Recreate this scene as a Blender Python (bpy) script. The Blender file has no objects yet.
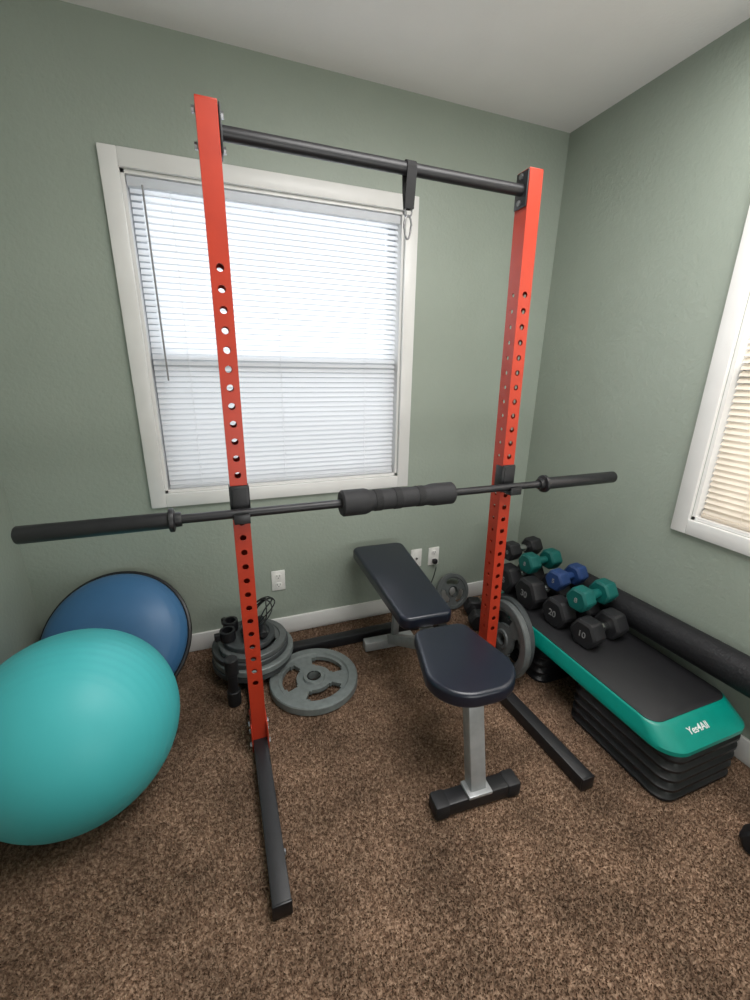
import bpy, bmesh, math, random
from mathutils import Matrix, Vector, Euler
random.seed(4)
SC=bpy.context.scene; COL=SC.collection
pi=math.pi
# ---------------------------------------------------------------- materials
def mat(name,col,rough=0.5,metal=0.0,bump=0.0,bscale=200.0,spec=0.5,col2=None,cscale=30.0,coat=0.0,sheen=0.0,detail=4.0,ramp=(0.35,0.65)):
    m=bpy.data.materials.new(name); m.use_nodes=True; nt=m.node_tree; n=nt.nodes; l=nt.links
    b=n['Principled BSDF']; b.inputs['Base Color'].default_value=(*col,1); b.inputs['Roughness'].default_value=rough
    b.inputs['Metallic'].default_value=metal; b.inputs['Specular IOR Level'].default_value=spec
    b.inputs['Coat Weight'].default_value=coat; b.inputs['Sheen Weight'].default_value=sheen
    tc=n.new('ShaderNodeTexCoord')
    c2=col2 if col2 else tuple(min(1,c*0.86) for c in col)
    no=n.new('ShaderNodeTexNoise'); no.inputs['Scale'].default_value=cscale; no.inputs['Detail'].default_value=detail
    l.new(tc.outputs['Object'],no.inputs['Vector'])
    r=n.new('ShaderNodeValToRGB'); r.color_ramp.elements[0].position=ramp[0]; r.color_ramp.elements[1].position=ramp[1]
    r.color_ramp.elements[0].color=(*col,1); r.color_ramp.elements[1].color=(*c2,1)
    l.new(no.outputs['Fac'],r.inputs['Fac']); l.new(r.outputs['Color'],b.inputs['Base Color'])
    if bump>0:
        n2=n.new('ShaderNodeTexNoise'); n2.inputs['Scale'].default_value=bscale; n2.inputs['Detail'].default_value=3
        l.new(tc.outputs['Object'],n2.inputs['Vector'])
        bp=n.new('ShaderNodeBump'); bp.inputs['Strength'].default_value=bump; bp.inputs['Distance'].default_value=0.002
        l.new(n2.outputs['Fac'],bp.inputs['Height']); l.new(bp.outputs['Normal'],b.inputs['Normal'])
    return m
M={}
M['wall']=mat('sage_wall_paint',(0.296,0.338,0.288),0.42,bump=0.8,bscale=70,col2=(0.286,0.328,0.278),cscale=4,spec=0.5)
M['ceil']=mat('ceiling_paint',(0.74,0.72,0.71),0.8,bump=0.4,bscale=80,col2=(0.72,0.70,0.69),cscale=5,spec=0.2)
M['trim']=mat('white_trim_paint',(0.74,0.735,0.72),0.35,col2=(0.70,0.695,0.68),cscale=6)
M['vinyl']=mat('white_vinyl_frame',(0.45,0.48,0.52),0.4)
M['red']=mat('red_orange_powder_coat',(0.44,0.036,0.013),0.40,bump=0.08,bscale=500,col2=(0.40,0.032,0.012),cscale=20,spec=0.45)
M['black']=mat('black_powder_coat',(0.010,0.010,0.012),0.42,bump=0.1,bscale=500,col2=(0.013,0.013,0.015))
M['rubber']=mat('black_rubber',(0.012,0.012,0.014),0.55,bump=0.15,bscale=300)
M['plastic']=mat('black_plastic',(0.010,0.010,0.012),0.38,bump=0.05,bscale=300)
M['foam']=mat('black_foam',(0.014,0.014,0.016),0.7,bump=0.3,bscale=250)
M['mat']=mat('black_textured_mat',(0.011,0.011,0.013),0.6,bump=1.0,bscale=90,spec=0.35)
def rib():
    m=M['mat']; n=m.node_tree.nodes; l=m.node_tree.links
    wv=n.new('ShaderNodeTexWave'); wv.bands_direction='Y'; wv.inputs['Scale'].default_value=40; tc=[k for k in n if k.type=='TEX_COORD'][0]
    l.new(tc.outputs['Object'],wv.inputs['Vector'])
    bp=n.new('ShaderNodeBump'); bp.inputs['Strength'].default_value=0.10; bp.inputs['Distance'].default_value=0.002
    l.new(wv.outputs['Fac'],bp.inputs['Height']); ob=[k for k in n if k.type=='BUMP' and k!=bp][0]
    l.new(bp.outputs['Normal'],ob.inputs['Normal'])
rib()
M['chrome']=mat('chromed_steel',(0.6,0.6,0.6),0.2,metal=1.0)
M['zinc']=mat('zinc_bolt',(0.32,0.32,0.33),0.35,metal=1.0)
M['silver']=mat('silver_grey_paint',(0.42,0.43,0.44),0.35,metal=0.35)
M['grey']=mat('grey_enamel_iron',(0.20,0.225,0.22),0.42,metal=0.15,bump=0.25,bscale=220,col2=(0.16,0.18,0.178),cscale=40)
M['mgrey']=mat('mid_grey_iron',(0.12,0.13,0.13),0.42,metal=0.15,bump=0.25,bscale=220,col2=(0.10,0.11,0.11),cscale=40)
M['dgrey']=mat('dark_grey_iron',(0.06,0.067,0.07),0.45,metal=0.2,bump=0.25,bscale=220)
M['vinylpad']=mat('navy_black_vinyl',(0.007,0.010,0.020),0.30,bump=0.12,bscale=350,col2=(0.008,0.011,0.022),spec=0.55)
M['tealball']=mat('turquoise_vinyl',(0.06,0.43,0.45),0.48,bump=0.08,bscale=30,col2=(0.055,0.41,0.43),cscale=3,spec=0.4)
M['blueball']=mat('blue_vinyl',(0.05,0.155,0.32),0.42,bump=0.05,bscale=40,col2=(0.045,0.145,0.30),cscale=4,spec=0.5)
M['teal']=mat('teal_green_plastic',(0.0,0.23,0.18),0.35,bump=0.05,bscale=300,col2=(0.0,0.21,0.165))
M['tealdb']=mat('teal_neoprene',(0.0,0.10,0.088),0.5,bump=0.1,bscale=400)
M['bluedb']=mat('blue_neoprene',(0.012,0.04,0.14),0.5,bump=0.1,bscale=400)
M['white']=mat('white_print',(0.75,0.75,0.75),0.5)
M['greyprint']=mat('grey_print',(0.24,0.24,0.24),0.5)
M['outlet']=mat('white_outlet_plastic',(0.8,0.79,0.76),0.35)
M['web']=mat('black_nylon_webbing',(0.012,0.012,0.013),0.8,bump=0.5,bscale=900)
# carpet
def carpet():
    m=bpy.data.materials.new('brown_mottled_carpet'); m.use_nodes=True; nt=m.node_tree; n=nt.nodes; l=nt.links
    b=n['Principled BSDF']; b.inputs['Roughness'].default_value=0.95; b.inputs['Specular IOR Level'].default_value=0.1; b.inputs['Sheen Weight'].default_value=0.15
    b.inputs['Sheen Tint'].default_value=(0.8,0.65,0.5,1)
    tc=n.new('ShaderNodeTexCoord')
    a=n.new('ShaderNodeTexNoise'); a.inputs['Scale'].default_value=100; a.inputs['Detail'].default_value=5; a.inputs['Roughness'].default_value=0.75; a.inputs['Distortion'].default_value=0.3
    l.new(tc.outputs['Object'],a.inputs['Vector'])
    r=n.new('ShaderNodeValToRGB'); e=r.color_ramp.elements; e[0].position=0.37; e[0].color=(0.085,0.048,0.031,1); e[1].position=0.69; e[1].color=(0.43,0.305,0.215,1)
    k=r.color_ramp.elements.new(0.465); k.color=(0.165,0.102,0.067,1)
    k=r.color_ramp.elements.new(0.55); k.color=(0.262,0.172,0.118,1)
    l.new(a.outputs['Fac'],r.inputs['Fac'])
    g=n.new('ShaderNodeTexNoise'); g.inputs['Scale'].default_value=5; g.inputs['Detail'].default_value=6; g.inputs['Roughness'].default_value=0.6
    l.new(tc.outputs['Object'],g.inputs['Vector'])
    mr=n.new('ShaderNodeMapRange'); mr.inputs['From Min'].default_value=0.3; mr.inputs['From Max'].default_value=0.7; mr.inputs['To Min'].default_value=0.60; mr.inputs['To Max'].default_value=1.38
    l.new(g.outputs['Fac'],mr.inputs['Value'])
    mx=n.new('ShaderNodeMix'); mx.data_type='RGBA'; mx.blend_type='MULTIPLY'; mx.inputs[0].default_value=1
    l.new(r.outputs['Color'],mx.inputs[6]); l.new(mr.outputs['Result'],mx.inputs[7]); l.new(mx.outputs[2],b.inputs['Base Color'])
    return m
M['carpet']=carpet()
def blindmat(name,col,tr):
    m=bpy.data.materials.new(name); m.use_nodes=True; nt=m.node_tree; n=nt.nodes; l=nt.links
    b=n['Principled BSDF']; b.inputs['Base Color'].default_value=(*col,1); b.inputs['Roughness'].default_value=0.5
    t=n.new('ShaderNodeBsdfTranslucent'); t.inputs['Color'].default_value=(*col,1)
    mx=n.new('ShaderNodeMixShader'); mx.inputs[0].default_value=tr
    tc=n.new('ShaderNodeTexCoord'); no=n.new('ShaderNodeTexNoise'); no.inputs['Scale'].default_value=8
    l.new(tc.outputs['Object'],no.inputs['Vector'])
    bp=n.new('ShaderNodeBump'); bp.inputs['Strength'].default_value=0.05; l.new(no.outputs['Fac'],bp.inputs['Height']); l.new(bp.outputs['Normal'],b.inputs['Normal'])
    l.new(b.outputs[0],mx.inputs[1]); l.new(t.outputs[0],mx.inputs[2]); l.new(mx.outputs[0],n['Material Output'].inputs[0])
    return m
M['blind']=blindmat('white_blind_vinyl',(0.83,0.845,0.87),0.44)
M['blind2']=blindmat('cream_blind_vinyl',(0.84,0.77,0.67),0.40)
def glassmat():
    m=bpy.data.materials.new('window_glass'); m.use_nodes=True; nt=m.node_tree; n=nt.nodes; l=nt.links
    n.remove(n['Principled BSDF'])
    t=n.new('ShaderNodeBsdfTransparent'); g=n.new('ShaderNodeBsdfGlossy'); g.inputs['Roughness'].default_value=0.02
    mx=n.new('ShaderNodeMixShader'); mx.inputs[0].default_value=0.06
    l.new(t.outputs[0],mx.inputs[1]); l.new(g.outputs[0],mx.inputs[2]); l.new(mx.outputs[0],n['Material Output'].inputs[0]); return m
M['glass']=glassmat()
def screenmat():
    m=bpy.data.materials.new('insect_screen_mesh'); m.use_nodes=True; nt=m.node_tree; n=nt.nodes; l=nt.links
    b=n['Principled BSDF']; b.inputs['Base Color'].default_value=(0.05,0.055,0.065,1); b.inputs['Roughness'].default_value=0.8
    t=n.new('ShaderNodeBsdfTransparent'); mx=n.new('ShaderNodeMixShader'); mx.inputs[0].default_value=0.32
    l.new(t.outputs[0],mx.inputs[1]); l.new(b.outputs[0],mx.inputs[2]); l.new(mx.outputs[0],n['Material Output'].inputs[0]); return m
M['screen']=screenmat()
# ---------------------------------------------------------------- mesh helpers
def merge(bm,src,mtx=None):
    if mtx is not None: bmesh.ops.transform(src,matrix=mtx,verts=src.verts)
    me=bpy.data.meshes.new('tmp'); src.to_mesh(me); src.free(); bm.from_mesh(me); bpy.data.meshes.remove(me)
def box(bm,c,s,bev=0.0,rot=None,seg=2):
    t=bmesh.new(); bmesh.ops.create_cube(t,size=1.0); bmesh.ops.scale(t,vec=Vector(s),verts=t.verts)
    if bev>0: bmesh.ops.bevel(t,geom=t.edges[:],offset=bev,segments=seg,affect='EDGES',profile=0.5)
    m=Matrix.Translation(Vector(c))
    if rot is not None: m=m@rot
    merge(bm,t,m)
def aim(p0,p1):
    p0=Vector(p0);p1=Vector(p1);d=(p1-p0).normalized()
    return Matrix.Translation(p0)@d.to_track_quat('Z','Y').to_matrix().to_4x4()
def lathe(bm,prof,mtx=None,seg=32,close=True):
    t=bmesh.new(); rings=[]
    for r,z in prof:
        if r<1e-6: rings.append([t.verts.new((0,0,z))])
        else: rings.append([t.verts.new((r*math.cos(2*pi*i/seg),r*math.sin(2*pi*i/seg),z)) for i in range(seg)])
    for a,b in zip(rings[:-1],rings[1:]):
        for i in range(seg):
            j=(i+1)%seg
            if len(a)==1 and len(b)==1: continue
            if len(a)==1: t.faces.new((a[0],b[j],b[i]))
            elif len(b)==1: t.faces.new((a[i],a[j],b[0]))
            else: t.faces.new((a[i],a[j],b[j],b[i]))
    bmesh.ops.recalc_face_normals(t,faces=t.faces)
    merge(bm,t,mtx)
def cyl(bm,p0,p1,r,seg=24,bev=0.0,r1=None):
    L=(Vector(p1)-Vector(p0)).length
    if r1 is None: r1=r
    b=min(bev,r*0.9)
    pr=[(0,0),(r-b,0),(r,b),(r1,L-b),(r1-b,L),(0,L)] if b>0 else [(0,0),(r,0),(r1,L),(0,L)]
    lathe(bm,pr,aim(p0,p1),seg)
def beam(bm,p0,p1,w,h,bev=0.003):
    p0=Vector(p0);p1=Vector(p1);d=p1-p0;L=d.length
    z=d.normalized(); up=Vector((0,0,1)) if abs(z.z)<0.9 else Vector((0,1,0))
    x=z.cross(up).normalized(); y=z.cross(x).normalized()
    box(bm,(p0+p1)/2,(w,h,L),bev,Matrix((x,y,z)).transposed().to_4x4())
def sweep(bm,pts,r,seg=8,cyclic=False):
    t=bmesh.new(); pts=[Vector(p) for p in pts]; n=len(pts); rings=[]; up=Vector((0.13,0.2,1)).normalized()
    for i,p in enumerate(pts):
        a=pts[(i-1)%n] if (cyclic or i>0) else p; b=pts[(i+1)%n] if (cyclic or i<n-1) else p
        d=(b-a).normalized(); x=d.cross(up)
        if x.length<1e-3: x=d.cross(Vector((1,0,0)))
        x.normalize(); y=x.cross(d).normalized()
        rings.append([t.verts.new(p+r*(math.cos(2*pi*k/seg)*x+math.sin(2*pi*k/seg)*y)) for k in range(seg)])
    R=list(zip(rings[:-1],rings[1:]))+([(rings[-1],rings[0])] if cyclic else [])
    for a,b in R:
        for k in range(seg):
            j=(k+1)%seg; t.faces.new((a[k],a[j],b[j],b[k]))
    if not cyclic:
        t.faces.new(rings[0]); t.faces.new(rings[-1])
    bmesh.ops.recalc_face_normals(t,faces=t.faces)
    merge(bm,t)
def rrect(w,l,r,n=6,w2=None):
    if w2 is None: w2=w
    rs=r if isinstance(r,(list,tuple)) else [r]*4
    cs=[(w/2,-l/2,-1,1,rs[0]),(w2/2,l/2,1,1,rs[1]),(-w2/2,l/2,1,-1,rs[2]),(-w/2,-l/2,-1,-1,rs[3])]
    ang=[-pi/2,0,pi/2,pi]; out=[]
    for (x,y,sy,sx,rr),a0 in zip(cs,ang):
        cx=x-sx*rr; cy=y-sy*rr
        for i in range(n+1):
            a=a0+pi/2*i/n; out.append((cx+rr*math.cos(a),cy+rr*math.sin(a)))
    return out
def prism(bm,prof,mtx=None):
    t=bmesh.new(); rings=[[t.verts.new((x,y,z)) for x,y in o] for o,z in prof]
    for a,b in zip(rings[:-1],rings[1:]):
        n=len(a)
        for i in range(n):
            j=(i+1)%n; t.faces.new((a[i],a[j],b[j],b[i]))
    t.faces.new(rings[0]); t.faces.new(rings[-1]); bmesh.ops.recalc_face_normals(t,faces=t.faces)
    merge(bm,t,mtx)
def pad(bm,w,l,r,z0,z1,w2=None,n=8,mtx=None,b=0.014):
    pr=[]
    def o(d):
        rr=[max(0.004,q-d) for q in (r if isinstance(r,(list,tuple)) else [r]*4)]
        return rrect(w-2*d,l-2*d,rr,n,(w2 if w2 else w)-2*d)
    for k in range(5):
        a=pi/2*k/4; pr.append((o(b*(1-math.sin(a))),z0+b*(1-math.cos(a))))
    for k in range(5):
        a=pi/2*k/4; pr.append((o(b*(1-math.cos(a))),z1-b*(1-math.sin(a))))
    prism(bm,pr,mtx)
def obj(name,bm,m,parent=None,smooth=True,loc=None,rot=None,ang=35):
    me=bpy.data.meshes.new(name); bm.to_mesh(me); bm.free()
    if smooth:
        for p in me.polygons: p.use_smooth=True
        try: me.set_sharp_from_angle(angle=math.radians(ang))
        except Exception: pass
    ms=m if isinstance(m,list) else [m]
    for k in ms: me.materials.append(k)
    o=bpy.data.objects.new(name,me); COL.objects.link(o)
    if parent: o.parent=parent
    if loc: o.location=loc
    if rot: o.rotation_euler=rot
    return o
def thing(name,label,cat,loc=(0,0,0),rot=(0,0,0),group=None):
    e=bpy.data.objects.new(name,None); COL.objects.link(e); e.empty_display_size=0.1
    e.location=loc; e.rotation_euler=rot; e['label']=label; e['category']=cat
    if group: e['group']=group
    return e
def structure(o,label,cat): o['kind']='structure'; o['label']=label; o['category']=cat; return o
def text(bm,body,size,mtx,ext=0.0008,bold=0.0):
    cu=bpy.data.curves.new('t','FONT'); cu.body=body; cu.size=size; cu.extrude=ext; cu.offset=bold; cu.align_x='CENTER'; cu.align_y='CENTER'
    o=bpy.data.objects.new('t',cu); COL.objects.link(o); bpy.context.view_layer.update()
    dg=bpy.context.evaluated_depsgraph_get(); me=bpy.data.meshes.new_from_object(o.evaluated_get(dg)); me.transform(mtx)
    bm.from_mesh(me); bpy.data.meshes.remove(me); bpy.data.objects.remove(o); bpy.data.curves.remove(cu)
TXM=lambda x,y,z,p: Matrix.Translation(Vector(p))@Matrix((Vector(x),Vector(y),Vector(z))).transposed().to_4x4()
# ---------------------------------------------------------------- room
XL,XR,YB,YF,H=-0.795,1.707,1.966,-1.35,2.44
T=0.12
WX0,WX1,WZ0,WZ1=-0.238,0.862,0.820,2.015
RY0,RY1,RZ0,RZ1=-0.10,1.010,0.815,2.015
b=bmesh.new()
box(b,((XL+WX0)/2-T/2,YB+T/2,H/2),(WX0-XL+T,T,H)); box(b,((XR+WX1)/2+T/2,YB+T/2,H/2),(XR-WX1+T,T,H))
box(b,((WX0+WX1)/2,YB+T/2,WZ0/2),(WX1-WX0,T,WZ0)); box(b,((WX0+WX1)/2,YB+T/2,(WZ1+H)/2),(WX1-WX0,T,H-WZ1))
structure(obj('wall_back',b,M['wall'],smooth=False),'sage green painted wall with orange-peel texture around the window','wall')
b=bmesh.new()
box(b,(XR+T/2,(YF+RY0)/2,H/2),(T,RY0-YF,H)); box(b,(XR+T/2,(YB+RY1)/2,H/2),(T,YB-RY1,H))
box(b,(XR+T/2,(RY0+RY1)/2,RZ0/2),(T,RY1-RY0,RZ0)); box(b,(XR+T/2,(RY0+RY1)/2,(RZ1+H)/2),(T,RY1-RY0,H-RZ1))
structure(obj('wall_right',b,M['wall'],smooth=False),'sage green painted side wall with a window','wall')
b=bmesh.new(); box(b,(XL-T/2,(YB+YF)/2,H/2),(T,YB-YF,H)); structure(obj('wall_left',b,M['wall'],smooth=False),'sage green painted wall beside the exercise balls','wall')
b=bmesh.new(); box(b,((XL+XR)/2,YF-T/2,H/2),(XR-XL+2*T,T,H)); structure(obj('wall_front',b,M['wall'],smooth=False),'sage green painted wall closing the room','wall')
# carpet: base slab with pile blades
b=bmesh.new(); box(b,((XL+XR)/2,(YB+YF)/2,-0.053),(XR-XL+2*T,YB-YF+2*T,0.1))
me0=bpy.data.meshes.new('tmp'); b.to_mesh(me0); b.free()
vs=[tuple(v.co) for v in me0.vertices]; fs=[tuple(p.vertices) for p in me0.polygons]; bpy.data.meshes.remove(me0)
y=-0.35
sp=0.0050
ny=int((YB-y)/sp); nx=int((XR-XL)/sp)
for j in range(ny):
    for i in range(nx):
        px=XL+(i+random.random())*sp; py=y+(j+random.random())*sp
        a=random.uniform(0,pi); w=random.uniform(0.0014,0.0030); hgt=random.uniform(0.004,0.009)
        la=random.uniform(0,2*pi); ll=random.uniform(0,0.006)
        cx,cy=math.cos(a)*w,math.sin(a)*w
        k=len(vs)
        vs.append((px-cx,py-cy,-0.004)); vs.append((px+cx,py+cy,-0.004)); 
        tx,ty=px+ll*math.cos(la),py+ll*math.sin(la); zt_=-0.004+hgt
        vs.append((tx+cx*.6,ty+cy*.6,zt_)); vs.append((tx-cx*.6,ty-cy*.6,zt_))
        fs.append((k,k+1,k+2,k+3))
me=bpy.data.meshes.new('floor'); me.from_pydata(vs,[],fs); me.materials.append(M['carpet']); fl=bpy.data.objects.new('floor',me); COL.objects.link(fl)
structure(fl,'mottled brown textured carpet','floor')
b=bmesh.new(); box(b,((XL+XR)/2,(YB+YF)/2,H+0.05),(XR-XL+2*T,YB-YF+2*T,0.1)); structure(obj('ceiling',b,M['ceil'],smooth=False),'off-white flat painted ceiling','ceiling')
def bboard(name,c,s):
    b=bmesh.new(); box(b,c,s,0.004); structure(obj(name,b,M['trim']),'white painted baseboard along the carpet','baseboard')
bboard('baseboard_back',((XL+XR)/2,YB-0.007,0.048),(XR-XL-0.03,0.014,0.096))
bboard('baseboard_right',(XR-0.007,(YB+YF)/2,0.048),(0.014,YB-YF,0.096))
bboard('baseboard_left',(XL+0.007,(YB+YF)/2,0.048),(0.014,YB-YF,0.096))
def window(name,w,h,mtx,label):
    root=thing(name,label,'window'); root['kind']='structure'; root.matrix_world=mtx
    b=bmesh.new(); tw=0.060; th=0.018
    box(b,(-w/2-tw/2,-th/2,h/2),(tw,th,h+2*tw),0.004); box(b,(w/2+tw/2,-th/2,h/2),(tw,th,h+2*tw),0.004)
    box(b,(0,-th/2,h+tw/2),(w+0.002,th,tw),0.004); box(b,(0,-th/2,-tw/2),(w+0.002,th,tw),0.004)
    box(b,(-w/2+0.006,0.05,h/2),(0.012,0.1,h)); box(b,(w/2-0.006,0.05,h/2),(0.012,0.1,h))
    box(b,(0,0.05,h-0.006),(w,0.1,0.012)); box(b,(0,0.05,0.006),(w,0.1,0.012))
    obj('casing',b,M['trim'],root)
    b=bmesh.new(); f=0.04; zc=h*0.455
    for x in (-w/2+0.012+f/2,w/2-0.012-f/2): box(b,(x,0.085,h/2),(f,0.03,h-0.024),0.003)
    for z in (0.012+f/2,h-0.012-f/2): box(b,(0,0.085,z),(w-0.024,0.03,f),0.003)
    box(b,(0,0.066,zc),(w-0.05,0.05,0.055),0.003)
    obj('sash',b,M['vinyl'],root)
    b=bmesh.new(); box(b,(0,0.09,h/2),(w-0.06,0.004,h-0.06)); obj('glass_pane',b,M['glass'],root)
    b=bmesh.new(); box(b,(0,0.112,zc/2+0.01),(w-0.06,0.001,zc-0.02)); obj('insect_screen',b,M['screen'],root)
    return root
def blind(w,h,mtx,m,label,tilt,wand_x=None):
    root=thing('window_blind',label,'window blind'); root.matrix_world=mtx
    b=bmesh.new(); box(b,(0,0.025,h-0.03),(w-0.03,0.03,0.032),0.003); obj('head_rail',b,m,root)
    b=bmesh.new(); box(b,(0,0.028,0.021),(w-0.04,0.024,0.014),0.003); obj('bottom_rail',b,m,root)
    b=bmesh.new(); z=0.040; sp=0.0220; sw=0.0254
    while z<h-0.05:
        t=[]; 
        for k in range(4):
            u=(k/3-0.5)*sw; v=0.0020*(1-(2*k/3-1)**2)
            y=u*math.cos(tilt)-v*math.sin(tilt); zz=u*math.sin(tilt)+v*math.cos(tilt)
            t.append((y,zz))
        L=[[b.verts.new((x,0.028+y,z+zz)) for (y,zz) in t] for x in (-w/2+0.02,w/2-0.02)]
        for k in range(3): b.faces.new((L[0][k],L[1][k],L[1][k+1],L[0][k+1]))
        z+=sp
    obj('slats',b,m,root)
    for x in (-w*0.36,-w*0.02,w*0.34):
        b=bmesh.new(); cyl(b,(x,0.011,0.02),(x,0.011,h-0.03),0.0009,6); obj('ladder_cord',b,m,root)
    if wand_x is not None:
        b=bmesh.new(); cyl(b,(wand_x,0.004,h-0.04),(wand_x+0.005,-0.004,h-0.72),0.0035,8,0.001); obj('tilt_wand',b,M['greyprint'],root)['label']='thin grey tilt wand'
    return root
mb=Matrix.Translation((( WX0+WX1)/2,YB,WZ0))
window('window_1',WX1-WX0,WZ1-WZ0,mb,'white-trimmed sash window in the sage wall behind the rack')
blind(WX1-WX0,WZ1-WZ0,mb,M['blind'],'closed white horizontal slat blind glowing with daylight',math.radians(51),-0.485)
mr=Matrix.Translation((XR,(RY0+RY1)/2,RZ0))@Matrix.Rotation(-pi/2,4,'Z')
window('window_2',RY1-RY0,RZ1-RZ0,mr,'white-trimmed window in the side wall above the step platform')
blind(RY1-RY0,RZ1-RZ0,mr,M['blind2'],'closed cream horizontal slat blind in the side window',math.radians(48))
def outlet(x,z,kind):
    lab={'duplex':'white duplex electrical outlet low on the green wall','cable':'white cable jack plate low on the green wall'}[kind]
    r=thing('electrical_outlet',lab,'outlet',(x,YB,z))
    b=bmesh.new(); box(b,(0,-0.003,0),(0.068,0.006,0.11),0.0025); obj('cover_plate',b,M['outlet'],r)
    if kind=='duplex':
        for dz in (0.024,-0.024):
            b=bmesh.new(); pad(b,0.032,0.028,0.012,0,0.003,b=0.001,mtx=TXM((1,0,0),(0,0,1),(0,-1,0),(0,-0.0055,dz))); obj('socket',b,M['outlet'],r)
            for dx in (-0.007,0.007):
                b=bmesh.new(); box(b,(dx,-0.0088,dz+0.003),(0.002,0.001,0.009)); obj('slot',b,M['black'],r)
            b=bmesh.new(); cyl(b,(0,-0.0082,dz-0.008),(0,-0.0094,dz-0.008),0.0025,8); obj('slot',b,M['black'],r)
    else:
        b=bmesh.new(); cyl(b,(0,-0.005,0),(0,-0.014,0),0.006,12); obj('jack',b,M['chrome'],r)
outlet(0.222,0.315,'duplex'); outlet(1.000,0.322,'cable'); outlet(1.112,0.318,'duplex')
pc=thing('power_cord','black power cord plugged into the wall outlet','power cord',(1.112,YB-0.012,0.294))
b=bmesh.new(); box(b,(0,-0.012,0),(0.026,0.026,0.026),0.005); obj('plug',b,M['plastic'],pc)
b=bmesh.new(); sweep(b,[(0,-0.022,-0.005),(-0.003,-0.035,-0.03),(-0.012,-0.032,-0.08),(-0.03,-0.025,-0.15),(-0.04,-0.025,-0.24),(-0.06,-0.03,-0.287),(-0.12,-0.035,-0.289)],0.003,8); obj('cord',b,M['plastic'],pc)
# ---------------------------------------------------------------- rack
rack=thing('squat_rack','red-orange perforated steel squat stand with black feet and pull-up bar','squat rack',(0.53,1.30,0))
def L(p): return (p[0]-0.53,p[1]-1.30,p[2])
def upright(x0,x1,z0,z1):
    W,D=0.05,0.06; t=bmesh.new(); s=0.05
    holes=[0.30+s*i for i in range(27)]
    def face(fn,w,r):
        def quad(a,bb): 
            vs=[t.verts.new(fn(u,zz)) for u,zz in ((-w/2,a),(w/2,a),(w/2,bb),(-w/2,bb))]; t.faces.new(vs)
        quad(z0,holes[0]-s/2)
        for hc in holes:
            N=16; c=[];o=[]
            for i in range(N):
                a=2*pi*i/N+pi/4; ca,sa=math.cos(a),math.sin(a); k=max(abs(ca),abs(sa))
                c.append(t.verts.new(fn(r*ca,hc+r*sa))); o.append(t.verts.new(fn(w/2*ca/k,hc+s/2*sa/k)))
            for i in range(N):
                j=(i+1)%N; t.faces.new((o[i],o[j],c[j],c[i]))
        quad(holes[-1]+s/2,z1)
    face(lambda u,z:(u,-D/2,z),W,0.0098); face(lambda u,z:(-u,D/2,z),W,0.0098)
    face(lambda u,z:(W/2,u,z),D,0.007); face(lambda u,z:(-W/2,-u,z),D,0.007)
    bmesh.ops.remove_doubles(t,verts=t.verts,dist=1e-4)
    for fc in t.faces:
        c=fc.calc_center_median(); fc.normal_update()
        ax=Vector((c.x/W,c.y/D,0)); ax=Vector((c.x,0,0)) if abs(ax.x)>abs(ax.y) else Vector((0,c.y,0))
        if fc.normal.dot(ax)<0: fc.normal_flip()
    for v in t.verts:
        k=(v.co.z-z0)/(z1-z0); v.co.x+=x0+(x1-x0)*k-0.53
    return t
for x0,x1 in ((0.044,0.045),(1.036,0.995)):
    up=obj('upright',upright(x0,x1,0.052,1.950),M['red'],rack,smooth=False); md=up.modifiers.new('s','SOLIDIFY'); md.thickness=0.003; md.offset=-1
    b=bmesh.new(); box(b,(x1-0.53,0,1.951),(0.0505,0.0605,0.005),0.0015); obj('end_cap',b,M['red'],rack)
def bolt(x,y,z,sx,name='bolt'):
    b=bmesh.new(); cyl(b,L((x,y,z)),L((x+sx*0.008,y,z)),0.0085,6,0.001); obj(name,b,M['zinc'],rack)
b=bmesh.new(); beam(b,L((0.044,0.742,0.027)),L((0.044,1.83,0.027)),0.05,0.05); obj('foot',b,M['black'],rack)
b=bmesh.new(); beam(b,L((1.068,0.742,0.027)),L((1.030,1.83,0.027)),0.05,0.05); obj('foot',b,M['black'],rack)
b=bmesh.new(); beam(b,L((0.07,1.775,0.027)),L((1.008,1.775,0.027)),0.05,0.05); obj('crossmember',b,M['black'],rack)
for x,yy in ((0.044,0.742),(1.068,0.742)):
    b=bmesh.new(); box(b,L((x,yy-0.002,0.027)),(0.052,0.008,0.052),0.003); obj('foot_cap',b,M['plastic'],rack)
    bolt(x+0.022,yy+0.13,0.03,1)
for x in (0.044,1.040):
    for sx in (-1,1):
        b=bmesh.new(); box(b,L((x+sx*0.0275,1.30,0.07)),(0.004,0.10,0.11),0.001); obj('base_bracket',b,M['red'],rack)
        for dy,dz in ((-0.03,0.035),(0.03,0.035),(0,0.10)): bolt(x+sx*0.029,1.30+dy,dz,sx)
b=bmesh.new(); cyl(b,L((0.075,1.30,1.900)),L((0.968,1.30,1.900)),0.0165,28); obj('pull_up_bar',b,M['black'],rack)
for x,s in ((0.072,1),(0.9705,-1)):
    b=bmesh.new(); box(b,L((x+s*0.002,1.30,1.900)),(0.005,0.056,0.10),0.001); obj('mounting_plate',b,M['black'],rack)
    for dz in (-0.036,0.036):
        bolt(x+s*0.004,1.30,1.900+dz,s); bolt(x-s*0.053,1.30,1.900+dz,-s)
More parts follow.
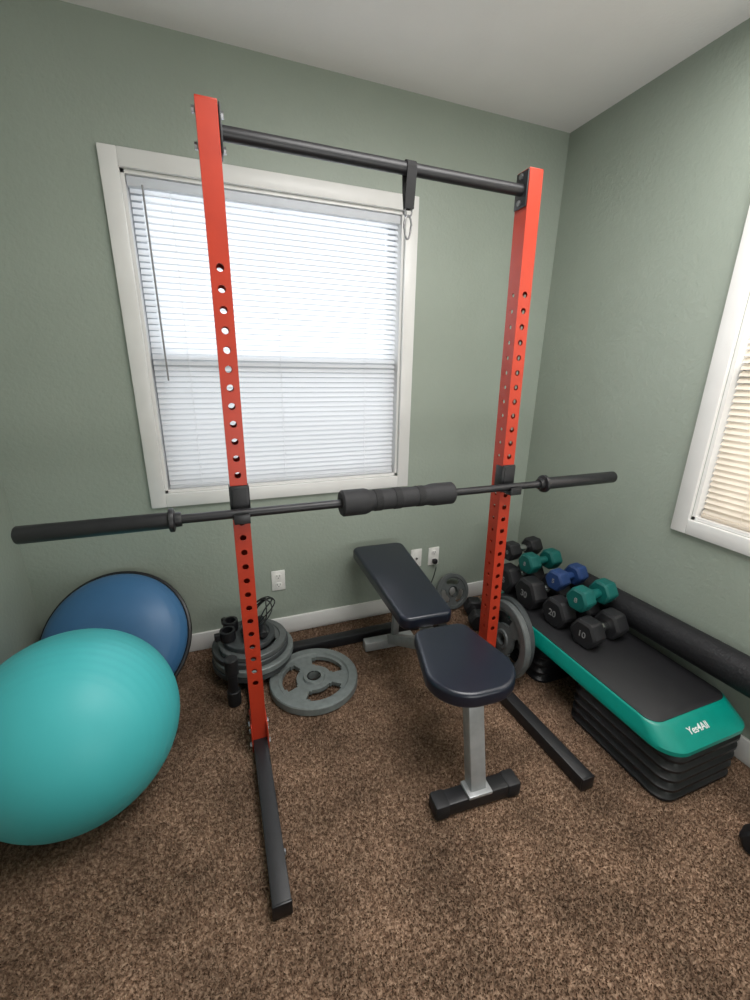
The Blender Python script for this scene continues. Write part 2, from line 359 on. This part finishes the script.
for x in (0.0446,1.0155):
    b=bmesh.new()
    box(b,L((x,1.266,0.967)),(0.052,0.006,0.105),0.001)
    for sx in (-1,1): box(b,L((x+sx*0.0275,1.285,0.975)),(0.003,0.042,0.08),0.001)
    box(b,L((x,1.238,0.921)),(0.046,0.056,0.008),0.001); box(b,L((x,1.211,0.932)),(0.046,0.006,0.028),0.001)
    jc=obj('j_cup',b,M['black'],rack)
    b=bmesh.new(); box(b,L((x,1.2615,0.975)),(0.042,0.004,0.070),0.001); box(b,L((x,1.238,0.9265)),(0.042,0.044,0.004),0.001); obj('cup_liner',b,M['rubber'],jc)
# ---------------------------------------------------------------- barbell
YBAR,ZBAR=1.238,0.942
bar=thing('barbell','long black steel barbell racked across the two uprights','barbell',(0.523,YBAR,ZBAR))
X=lambda x:x-0.523
b=bmesh.new(); cyl(b,(X(-0.13),0,0),(X(1.17),0,0),0.0135,24); obj('shaft',b,M['black'],bar)
def pr_along(bm,prof,x0,s): 
    lathe(bm,[(r,z) for r,z in prof],aim((x0,0,0),(x0+s,0,0)),32)
for x,s in ((-0.150,-1),(1.172,1)):
    b=bmesh.new(); pr=[(0,0.0),(0.022,0.0),(0.0235,0.002),(0.0235,0.350),(0.021,0.354),(0.0,0.354)]
    pr_along(b,pr,X(x),s); obj('sleeve',b,M['black'],bar)
    b=bmesh.new(); pr_along(b,[(0,-0.032),(0.02,-0.032),(0.021,-0.026),(0.021,-0.016),(0.033,-0.013),(0.034,-0.010),(0.034,-0.002),(0.032,0),(0,0)],X(x),s); obj('collar',b,M['black'],bar)
    b=bmesh.new(); pr_along(b,[(0,0.354),(0.015,0.354),(0.015,0.357),(0,0.357)],X(x),s); obj('end_cap',b,M['dgrey'],bar)
pd=thing('barbell_pad','thick black foam pad strapped around the middle of the barbell','barbell pad',(0.555,YBAR,ZBAR))
b=bmesh.new(); 
pr=[(0.015,-0.205),(0.038,-0.205),(0.043,-0.199),(0.043,-0.125),(0.040,-0.114),(0.0345,-0.104),(0.0345,0.104),(0.037,0.113),(0.0390,0.125),(0.0390,0.200),(0.035,0.205),(0.015,0.205)]
lathe(b,pr,aim((0,0,0),(1,0,0)),36); obj('foam_sleeve',b,M['foam'],pd)
for x in (-0.080,-0.01,0.075):
    b=bmesh.new(); lathe(b,[(0.034,-0.012),(0.0362,-0.012),(0.0362,0.012),(0.034,0.012)],aim((x,0,0),(x+1,0,0)),32)
    obj('strap',b,M['web'],pd)
# ---------------------------------------------------------------- strap with carabiner
hs=thing('hanging_strap','black nylon webbing loop hanging from the pull-up bar with a carabiner','strap',(0.580,1.30,1.90))
def band(bm,pts,w,th):
    t=bmesh.new(); n=len(pts); P=[Vector((0,y,z)) for y,z in pts]; rows=[]
    for i,p in enumerate(P):
        d=(P[min(i+1,n-1)]-P[max(i-1,0)]).normalized(); nn=Vector((0,-d.z,d.y))*th/2
        rows.append([t.verts.new(p+nn+Vector((-w/2,0,0))),t.verts.new(p+nn+Vector((w/2,0,0))),t.verts.new(p-nn+Vector((w/2,0,0))),t.verts.new(p-nn+Vector((-w/2,0,0)))])
    for a,c in zip(rows[:-1],rows[1:]):
        for k in range(4): t.faces.new((a[k],a[(k+1)%4],c[(k+1)%4],c[k]))
    t.faces.new(rows[0]); t.faces.new(rows[-1]); bmesh.ops.recalc_face_normals(t,faces=t.faces); merge(bm,t)
b=bmesh.new(); pts=[(-0.006,-0.098),(-0.012,-0.055)]+[(-0.019*math.cos(a),0.019*math.sin(a)) for a in [pi*k/10 for k in range(11)]]+[(0.012,-0.055),(0.002,-0.100)]
band(b,pts,0.029,0.003); obj('webbing_loop',b,M['web'],hs)
b=bmesh.new(); ring=[(0.012*math.cos(a),0,-0.105+0.012*math.sin(a)) for a in [2*pi*k/20 for k in range(20)]]; sweep(b,ring,0.0025,8,True); obj('d_ring',b,M['zinc'],hs)
b=bmesh.new(); ring=[((0.012 if math.sin(a)>0 else 0.010)*math.cos(a),0,-0.144+0.030*math.sin(a)) for a in [2*pi*k/28 for k in range(28)]]; sweep(b,ring,0.003,8,True); obj('carabiner',b,M['zinc'],hs)
# ---------------------------------------------------------------- balls
R=0.288
ball=thing('exercise_ball','large turquoise inflatable exercise ball on the carpet','exercise ball',(-0.490,1.280,0))
b=bmesh.new(); pr=[]
N=128
for i in range(N+1):
    a=pi*i/N; r=R*math.sin(a); z=-R*math.cos(a)
    if 28<i<100 and i%4==0: r-=0.0009
    pr.append((max(0,r) if 0<i<N else 0,z))
lathe(b,pr,Matrix.Translation((0,0,R))@Euler((math.radians(68),math.radians(8),0)).to_matrix().to_4x4(),96); obj('ball_shell',b,M['tealball'],ball,ang=80)
bosu=thing('balance_trainer','blue half-dome balance trainer with black rim leaning on the wall','balance trainer',(-0.470,1.766,0.256))
bosu.rotation_mode='QUATERNION'; nrm=Vector((-0.12,-0.79,0.60)).normalized(); bosu.rotation_quaternion=nrm.to_track_quat('Z','Y')
b=bmesh.new(); lathe(b,[(0,-0.016),(0.20,-0.016),(0.24,-0.014),(0.282,-0.008),(0.291,0.0),(0.289,0.010),(0.282,0.014),(0.270,0.012),(0,0.010)],None,72); obj('base',b,M['plastic'],bosu)
b=bmesh.new(); pr=[(0.274,0.008)]
for i in range(1,33):
    a=pi/2*i/32; r=0.277*math.cos(a)**0.95 if i<32 else 0; z=0.01+0.122*math.sin(a)
    if i in (6,10,14,18): r-=0.0012
    pr.append((r,z))
lathe(b,pr,None,72); obj('dome',b,M['blueball'],bosu,ang=80)
# ---------------------------------------------------------------- weight plates
def platemesh(R,th,slots=True):
    t=bmesh.new(); N=90
    k=R/0.195
    rs=[0.0255,0.045*k,0.050*k,0.078*k,0.086*k,0.132*k,0.140*k,0.152*k,0.158*k,0.191*k,R]
    if rs[1]<0.03: rs[1]=0.03; rs[2]=0.034
    hs=[th*.5,th*.5,th*.28,th*.25,th*.25,th*.25,th*.25,th*.28,th*.5,th*.5,th*.38]
    def solid(i,j):
        if not slots or i not in (3,4,5): return True
        a=(j+0.5)*360/N%120
        return not ((20<a<100) if i==4 else (26<a<94))
    top=[[t.verts.new((r*math.cos(2*pi*j/N),r*math.sin(2*pi*j/N),h)) for j in range(N)] for r,h in zip(rs,hs)]
    bot=[[t.verts.new((r*math.cos(2*pi*j/N),r*math.sin(2*pi*j/N),-h)) for j in range(N)] for r,h in zip(rs,hs)]
    m=len(rs)
    for i in range(m-1):
        for j in range(N):
            q=(j+1)%N
            if solid(i,j):
                t.faces.new((top[i][j],top[i+1][j],top[i+1][q],top[i][q])); t.faces.new((bot[i][j],bot[i][q],bot[i+1][q],bot[i+1][j]))
                if not solid(i,(j-1)%N): t.faces.new((top[i][j],bot[i][j],bot[i+1][j],top[i+1][j]))
                if not solid(i,q): t.faces.new((top[i][q],top[i+1][q],bot[i+1][q],bot[i][q]))
                if i>0 and not solid(i-1,j): t.faces.new((top[i][j],top[i][q],bot[i][q],bot[i][j]))
                if i<m-2 and not solid(i+1,j): t.faces.new((top[i+1][j],bot[i+1][j],bot[i+1][q],top[i+1][q]))
    for j in range(N):
        q=(j+1)%N
        t.faces.new((top[0][j],top[0][q],bot[0][q],bot[0][j])); t.faces.new((top[-1][j],bot[-1][j],bot[-1][q],top[-1][q]))
    for v in [v for v in t.verts if not v.link_faces]: t.verts.remove(v)
    bmesh.ops.recalc_face_normals(t,faces=t.faces)
    return t
def plate(R,th,loc,normal,spin,m,label,group,slots=True):
    r=thing('weight_plate',label,'weight plate',loc,group=group); r.rotation_mode='QUATERNION'
    r.rotation_quaternion=Vector(normal).to_track_quat('Z','Y')@Euler((0,0,spin)).to_quaternion()
    obj('plate_body',platemesh(R,th,slots),m,r)
    b=bmesh.new(); lathe(b,[(0.0255,-th*.5),(0.031,-th*.50),(0.031,th*.50),(0.0255,th*.5)],None,32); obj('hub_ring',b,M['chrome'],r)
    return r
GP='grey weight plates'
plate(0.195,0.038,(0.305,1.543,0.021),(0,0,1),0.75,M['grey'],'grey three-slot iron plate lying flat on the carpet',GP)
z=0.054
for i,(R_,th,dx,dy,m) in enumerate([(0.178,0.03,0.0,0.0,'dgrey'),(0.178,0.03,0.008,-0.006,'grey'),(0.170,0.026,-0.004,0.004,'dgrey'),(0.150,0.024,0.006,-0.01,'mgrey')]):
    plate(R_,th,(0.060+dx,1.745+dy,z+th/2),(0,0,1),0.3+i,M[m],'iron plate in a flat stack beside the upright',GP); z+=th+0.002
plate(0.115,0.022,(0.05,1.735,z+0.011),(0,0,1),0.3,M['dgrey'],'small dark plate on top of the plate stack',GP,False); z+=0.024
plate(0.175,0.030,(1.190,1.355,0.176),(-0.985,0.06,0.10),0.2,M['dgrey'],'dark iron plate standing against the step platform',GP)
plate(0.175,0.030,(1.152,1.335,0.176),(-0.985,0.06,0.10),0.9,M['mgrey'],'grey iron plate standing on edge beside the rack',GP)
plate(0.105,0.022,(1.215,1.895,0.106),(0.0,-0.94,0.33),0.4,M['mgrey'],'small grey plate leaning on the baseboard behind the bench',GP)
dh=thing('loadable_dumbbell','black loadable dumbbell bar standing upright on the carpet','dumbbell',(-0.035,1.535,0))
b=bmesh.new(); cyl(b,(0,0,0.0),(0,0,0.070),0.027,24,0.003); obj('end_knob',b,M['rubber'],dh)
b=bmesh.new(); cyl(b,(0,0,0.070),(0,0,0.150),0.020,24); obj('grip',b,M['black'],dh)
b=bmesh.new(); cyl(b,(0,0,0.150),(0,0,0.225),0.027,24,0.003); obj('end_knob',b,M['rubber'],dh)
# ---------------------------------------------------------------- clutter on the stack
rope=thing('skipping_rope','thin black skipping rope looped over the plate stack','skipping rope',(0.075,1.745,z))
b=bmesh.new(); pts=[]
for k in range(140):
    a=2*pi*k/30; rr=0.06+0.02*math.sin(k*0.37); pts.append((0.02+rr*math.cos(a),rr*math.sin(a)*0.55,0.075+0.068*math.sin(a*1.02+0.8)))
sweep(b,pts,0.0030,6); obj('cord',b,M['plastic'],rope)
for s in (-1,1):
    b=bmesh.new(); cyl(b,(s*0.035,-0.08,0.019),(s*0.035,0.06,0.019),0.018,16,0.004); obj('handle',b,M['rubber'],rope)
for i,(x,y,a) in enumerate([(-0.030,1.715,3.3),(-0.015,1.79,2.2)]):
    cl=thing('barbell_clip','black locking barbell clip lying on the plate stack','barbell clip',(x-0.01,y,z+0.001),(0,0,a),group='barbell clips')
    b=bmesh.new(); lathe(b,[(0.024,0),(0.033,0),(0.034,0.004),(0.034,0.042),(0.033,0.046),(0.024,0.046),(0.024,0)],None,28); obj('ring',b,M['plastic'],cl)
    b=bmesh.new(); box(b,(0.044,0,0.022),(0.024,0.022,0.034),0.004); obj('latch',b,M['plastic'],cl)
# ---------------------------------------------------------------- bench
bench=thing('weight_bench','adjustable weight bench with navy-black vinyl pads on silver-grey frame','weight bench',(0.705,1.2,0),(0,0,math.radians(-3)))
b=bmesh.new(); pad(b,0.300,0.350,[0.125,0.045,0.045,0.125],0.402,0.456,w2=0.220,n=12,mtx=Matrix.Translation((-0.003,-0.208,0))); obj('seat',b,M['vinylpad'],bench,ang=50)
b=bmesh.new(); pad(b,0.220,0.67,[0.04,0.04,0.04,0.04],0,0.055,w2=0.275,n=8,mtx=Matrix.Translation((-0.008,0.035,0.400))@Matrix.Rotation(math.radians(1.5),4,'X')@Matrix.Translation((0,0.335,0))); obj('backrest',b,M['vinylpad'],bench,ang=50)
b=bmesh.new(); beam(b,(0.0,-0.362,0.055),(0.0,-0.285,0.400),0.055,0.045,0.004); obj('front_post',b,M['silver'],bench)
b=bmesh.new(); box(b,(0,-0.365,0.03),(0.26,0.055,0.05),0.006); obj('front_foot',b,M['black'],bench)
b=bmesh.new(); box(b,(0,-0.367,0.060),(0.085,0.062,0.012),0.003); obj('foot_plate',b,M['silver'],bench)
for s in (-1,1):
    b=bmesh.new(); box(b,(s*0.130,-0.365,0.03),(0.05,0.062,0.056),0.008); obj('foot_cap',b,M['rubber'],bench)
b=bmesh.new(); beam(b,(0,-0.30,0.378),(0,0.02,0.345),0.05,0.045); beam(b,(0,0.0,0.345),(0,0.45,0.06),0.05,0.045); obj('main_beam',b,M['silver'],bench)
b=bmesh.new(); beam(b,(0,0.02,0.372),(0,0.62,0.382),0.045,0.03); obj('backrest_rail',b,M['silver'],bench)
b=bmesh.new(); beam(b,(0,0.42,0.09),(0,0.40,0.37),0.03,0.03); obj('support_strut',b,M['silver'],bench)
b=bmesh.new(); box(b,(-0.01,0.475,0.032),(0.26,0.05,0.05),0.006); obj('rear_foot',b,M['silver'],bench)
b=bmesh.new(); cyl(b,(-0.06,0.015,0.355),(0.06,0.015,0.355),0.011,16); obj('pivot_pin',b,M['plastic'],bench)
# ---------------------------------------------------------------- step platform
SX,SY=1.426,1.115
G='stacked black step risers'
RH=0.0405
for yc in (0.818,1.40):
    for k in range(5):
        r=thing('step_riser','black plastic riser block stacked under the step platform','step riser',(SX+0.012,yc,RH*k+0.0005),group=G)
        b=bmesh.new()
        prism(b,[(rrect(0.350,0.405,0.05,8),0.0),(rrect(0.365,0.425,0.055,8),0.003),(rrect(0.365,0.425,0.055,8),0.012),(rrect(0.355,0.410,0.05,8),0.017),(rrect(0.335,0.39,0.045,8),0.035),(rrect(0.315,0.37,0.04,8),RH-0.0008)])
        obj('riser_body',b,M['plastic'],r)
ZP=RH*5+0.001
st=thing('step_platform','long teal aerobic step with black non-slip top on stacked risers','step platform',(SX,SY,ZP))
b=bmesh.new()
prism(b,[(rrect(0.385,1.01,0.07,10),0.0),(rrect(0.405,1.03,0.08,10),0.003),(rrect(0.405,1.03,0.08,10),0.018),(rrect(0.400,1.015,0.078,10),0.024),(rrect(0.390,0.900,0.065,10),0.060),(rrect(0.384,0.885,0.06,10),0.064),(rrect(0.370,0.870,0.055,10),0.066)])
obj('platform_body',b,M['teal'],st)
b=bmesh.new(); prism(b,[(rrect(0.372,0.86,0.045,8),0.062),(rrect(0.372,0.86,0.045,8),0.068),(rrect(0.366,0.854,0.045,8),0.070)]); obj('non_slip_top',b,M['rubber'],st)
sl=Vector((0,0.0575,0.036)).normalized(); nn=Vector((1,0,0)).cross(sl)
b=bmesh.new(); text(b,'Yes4All',0.031,TXM((1,0,0),sl,nn,(-0.035,-0.4740,0.0454)),0.001,0.0003); obj('lettering',b,M['white'],st)['label']='white brand lettering'
# ---------------------------------------------------------------- dumbbells
def dumbbell(c,ang,sep,r,hl,m,num,label,handle='chrome',group='hex dumbbells on the step platform'):
    root=thing('dumbbell',label,'dumbbell',(c[0],c[1],c[2]),(0,0,ang),group)
    ap=r*0.902
    b=bmesh.new()
    lathe(b,[(0,-sep/2),(r*0.30,-sep/2),(r*0.34,-sep/4),(r*0.40,0),(r*0.34,sep/4),(r*0.30,sep/2),(0,sep/2)],Matrix.Translation((0,0,ap))@aim((0,0,0),(1,0,0)),20); obj('handle',b,M[handle],root)
    for s in (-1,1):
        b=bmesh.new(); mt=Matrix.Translation((s*sep/2,0,ap))@Matrix.Rotation(pi/2,4,'Y')
        def hx(q): 
            out=[]
            for k in range(6):
                a0=pi/6+k*pi/3-pi/6*0.18; a1=pi/6+k*pi/3+pi/6*0.18
                for a in (a0,a1): out.append((q*math.cos(a),q*math.sin(a)))
            return out
        prism(b,[(hx(r*0.80),-hl/2),(hx(r*0.97),-hl/2+hl*0.10),(hx(r),-hl/2+hl*0.18),(hx(r),hl/2-hl*0.18),(hx(r*0.97),hl/2-hl*0.10),(hx(r*0.80),hl/2)],mt)
        h=obj('head',b,m,root,ang=22)
        if num:
            b=bmesh.new(); xx=(s*(sep/2+hl/2+0.0004))
            text(b,num,r*0.58,TXM((0,s*1,0),(0,0,1),(s*1,0,0),(xx,0,ap)),0.0006,0.0003); obj('number',b,M['greyprint'],h)['label']='pale weight number'
    return root
zt=ZP+0.0710
bk=M['rubber']
ox,oy=-0.018,0.018
dumbbell((1.450+ox,1.070+oy,zt),0.10,0.145,0.063,0.076,bk,'10','black rubber hex dumbbell marked 10 on the open step')
dumbbell((1.440+ox,1.218+oy,zt),0.02,0.140,0.070,0.080,bk,'20','black rubber hex dumbbell marked 20 on the step')
dumbbell((1.425+ox,1.382+oy,zt),-0.03,0.140,0.077,0.084,bk,'30','large black rubber hex dumbbell marked 30 on the step')
dumbbell((1.420+ox,1.548+oy,zt),0.03,0.140,0.074,0.082,bk,'25','large black rubber hex dumbbell marked 25 on the step')
zu=zt+0.103
dumbbell((1.466+ox,1.146+oy,zu+0.018),0.12,0.145,0.053,0.070,M['tealdb'],'8','teal neoprene hex dumbbell resting across black dumbbells','tealdb')
dumbbell((1.476+ox,1.302+oy,zu+0.028),0.14,0.125,0.049,0.066,M['bluedb'],'5','blue neoprene hex dumbbell resting across black dumbbells','bluedb')
dumbbell((1.464+ox,1.466+oy,zu+0.034),0.05,0.135,0.051,0.068,M['tealdb'],'8','teal neoprene hex dumbbell by the wall end of the step','tealdb')
dumbbell((1.470+ox,1.615+oy,zu+0.038),0.12,0.15,0.050,0.070,bk,'10','small black hex dumbbell on top of the pile')
dumbbell((1.455,0.43,0.0),0.25,0.13,0.045,0.06,bk,'10','black hex dumbbell lying on the carpet near the step',group='hex dumbbells on the carpet')
dumbbell((1.27,1.72,0.0),1.2,0.13,0.056,0.07,bk,None,'black hex dumbbell on the carpet behind the rack',group='hex dumbbells on the carpet')
# ---------------------------------------------------------------- rolled mat
ym=thing('rolled_mat','rolled black textured exercise mat lying on the step along the wall','exercise mat',(1.634,1.44,zt+0.074))
b=bmesh.new(); t=bmesh.new(); n=170; A=[]
for k in range(n):
    a=k/n*7*2*pi+0.6; r=0.014+0.052*k/n; A.append((r*math.cos(a),r*math.sin(a)))
NY=12
rows=[[t.verts.new((x,-0.88*j/NY,zv)) for (x,zv) in A] for j in range(NY+1)]
for j in range(NY):
    for k in range(n-1): t.faces.new((rows[j][k],rows[j][k+1],rows[j+1][k+1],rows[j+1][k]))
merge(b,t); o=obj('mat_roll',b,M['mat'],ym,ang=60); md=o.modifiers.new('s','SOLIDIFY'); md.thickness=0.006; md.offset=0
ym.rotation_euler=(-0.03,0,0)
# ---------------------------------------------------------------- camera
F=419.31
yaw,pit,rol=math.radians(20.714),math.radians(17.657),math.radians(0.957)
f=Vector((math.sin(yaw)*math.cos(pit),math.cos(yaw)*math.cos(pit),-math.sin(pit))); r0=Vector((math.cos(yaw),-math.sin(yaw),0)); u0=r0.cross(f)
r=math.cos(rol)*r0+math.sin(rol)*u0; u=-math.sin(rol)*r0+math.cos(rol)*u0
cd=bpy.data.cameras.new('camera'); cam=bpy.data.objects.new('camera',cd); COL.objects.link(cam)
cd.sensor_fit='VERTICAL'; cd.sensor_height=24; cd.lens=F/1000*24; cd.clip_start=0.02
m=Matrix((r,u,-f)).transposed().to_4x4(); m.translation=(0,0,1.364); cam.matrix_world=m; SC.camera=cam
# ---------------------------------------------------------------- light
w=bpy.data.worlds.new('world'); SC.world=w; w.use_nodes=True; bg=w.node_tree.nodes['Background']; bg.inputs[0].default_value=(0.86,0.93,1.0,1); bg.inputs[1].default_value=0.8
def area(name,loc,d,sx,sy,power,col):
    l=bpy.data.lights.new(name,'AREA'); l.shape='RECTANGLE'; l.size=sx; l.size_y=sy; l.energy=power; l.color=col
    o=bpy.data.objects.new(name,l); COL.objects.link(o); o.location=loc; o.rotation_euler=Vector(d).to_track_quat('-Z','Y').to_euler(); return o
area('daylight_back',(0.31,2.5,1.6),(0,-1,-0.1),1.8,1.8,30,(0.92,0.96,1.0))
area('daylight_side',(2.3,0.45,1.6),(-1,0,-0.1),1.8,1.8,48,(1.0,0.95,0.88))
area('overhead_fill',(0.85,0.50,2.41),(0.0,0.0,-1),1.2,1.0,40,(1.0,0.98,0.96))  # added soft fill below the ceiling, out of view, not a modelled fixture
area('upward_fill',(0.8,-1.15,0.80),(0.15,0.6,1),1.5,1.2,40,(1.0,0.99,0.98))  # added unseen fill aimed upward to brighten the ceiling; no doorway stands here
SC.view_settings.view_transform='Standard'
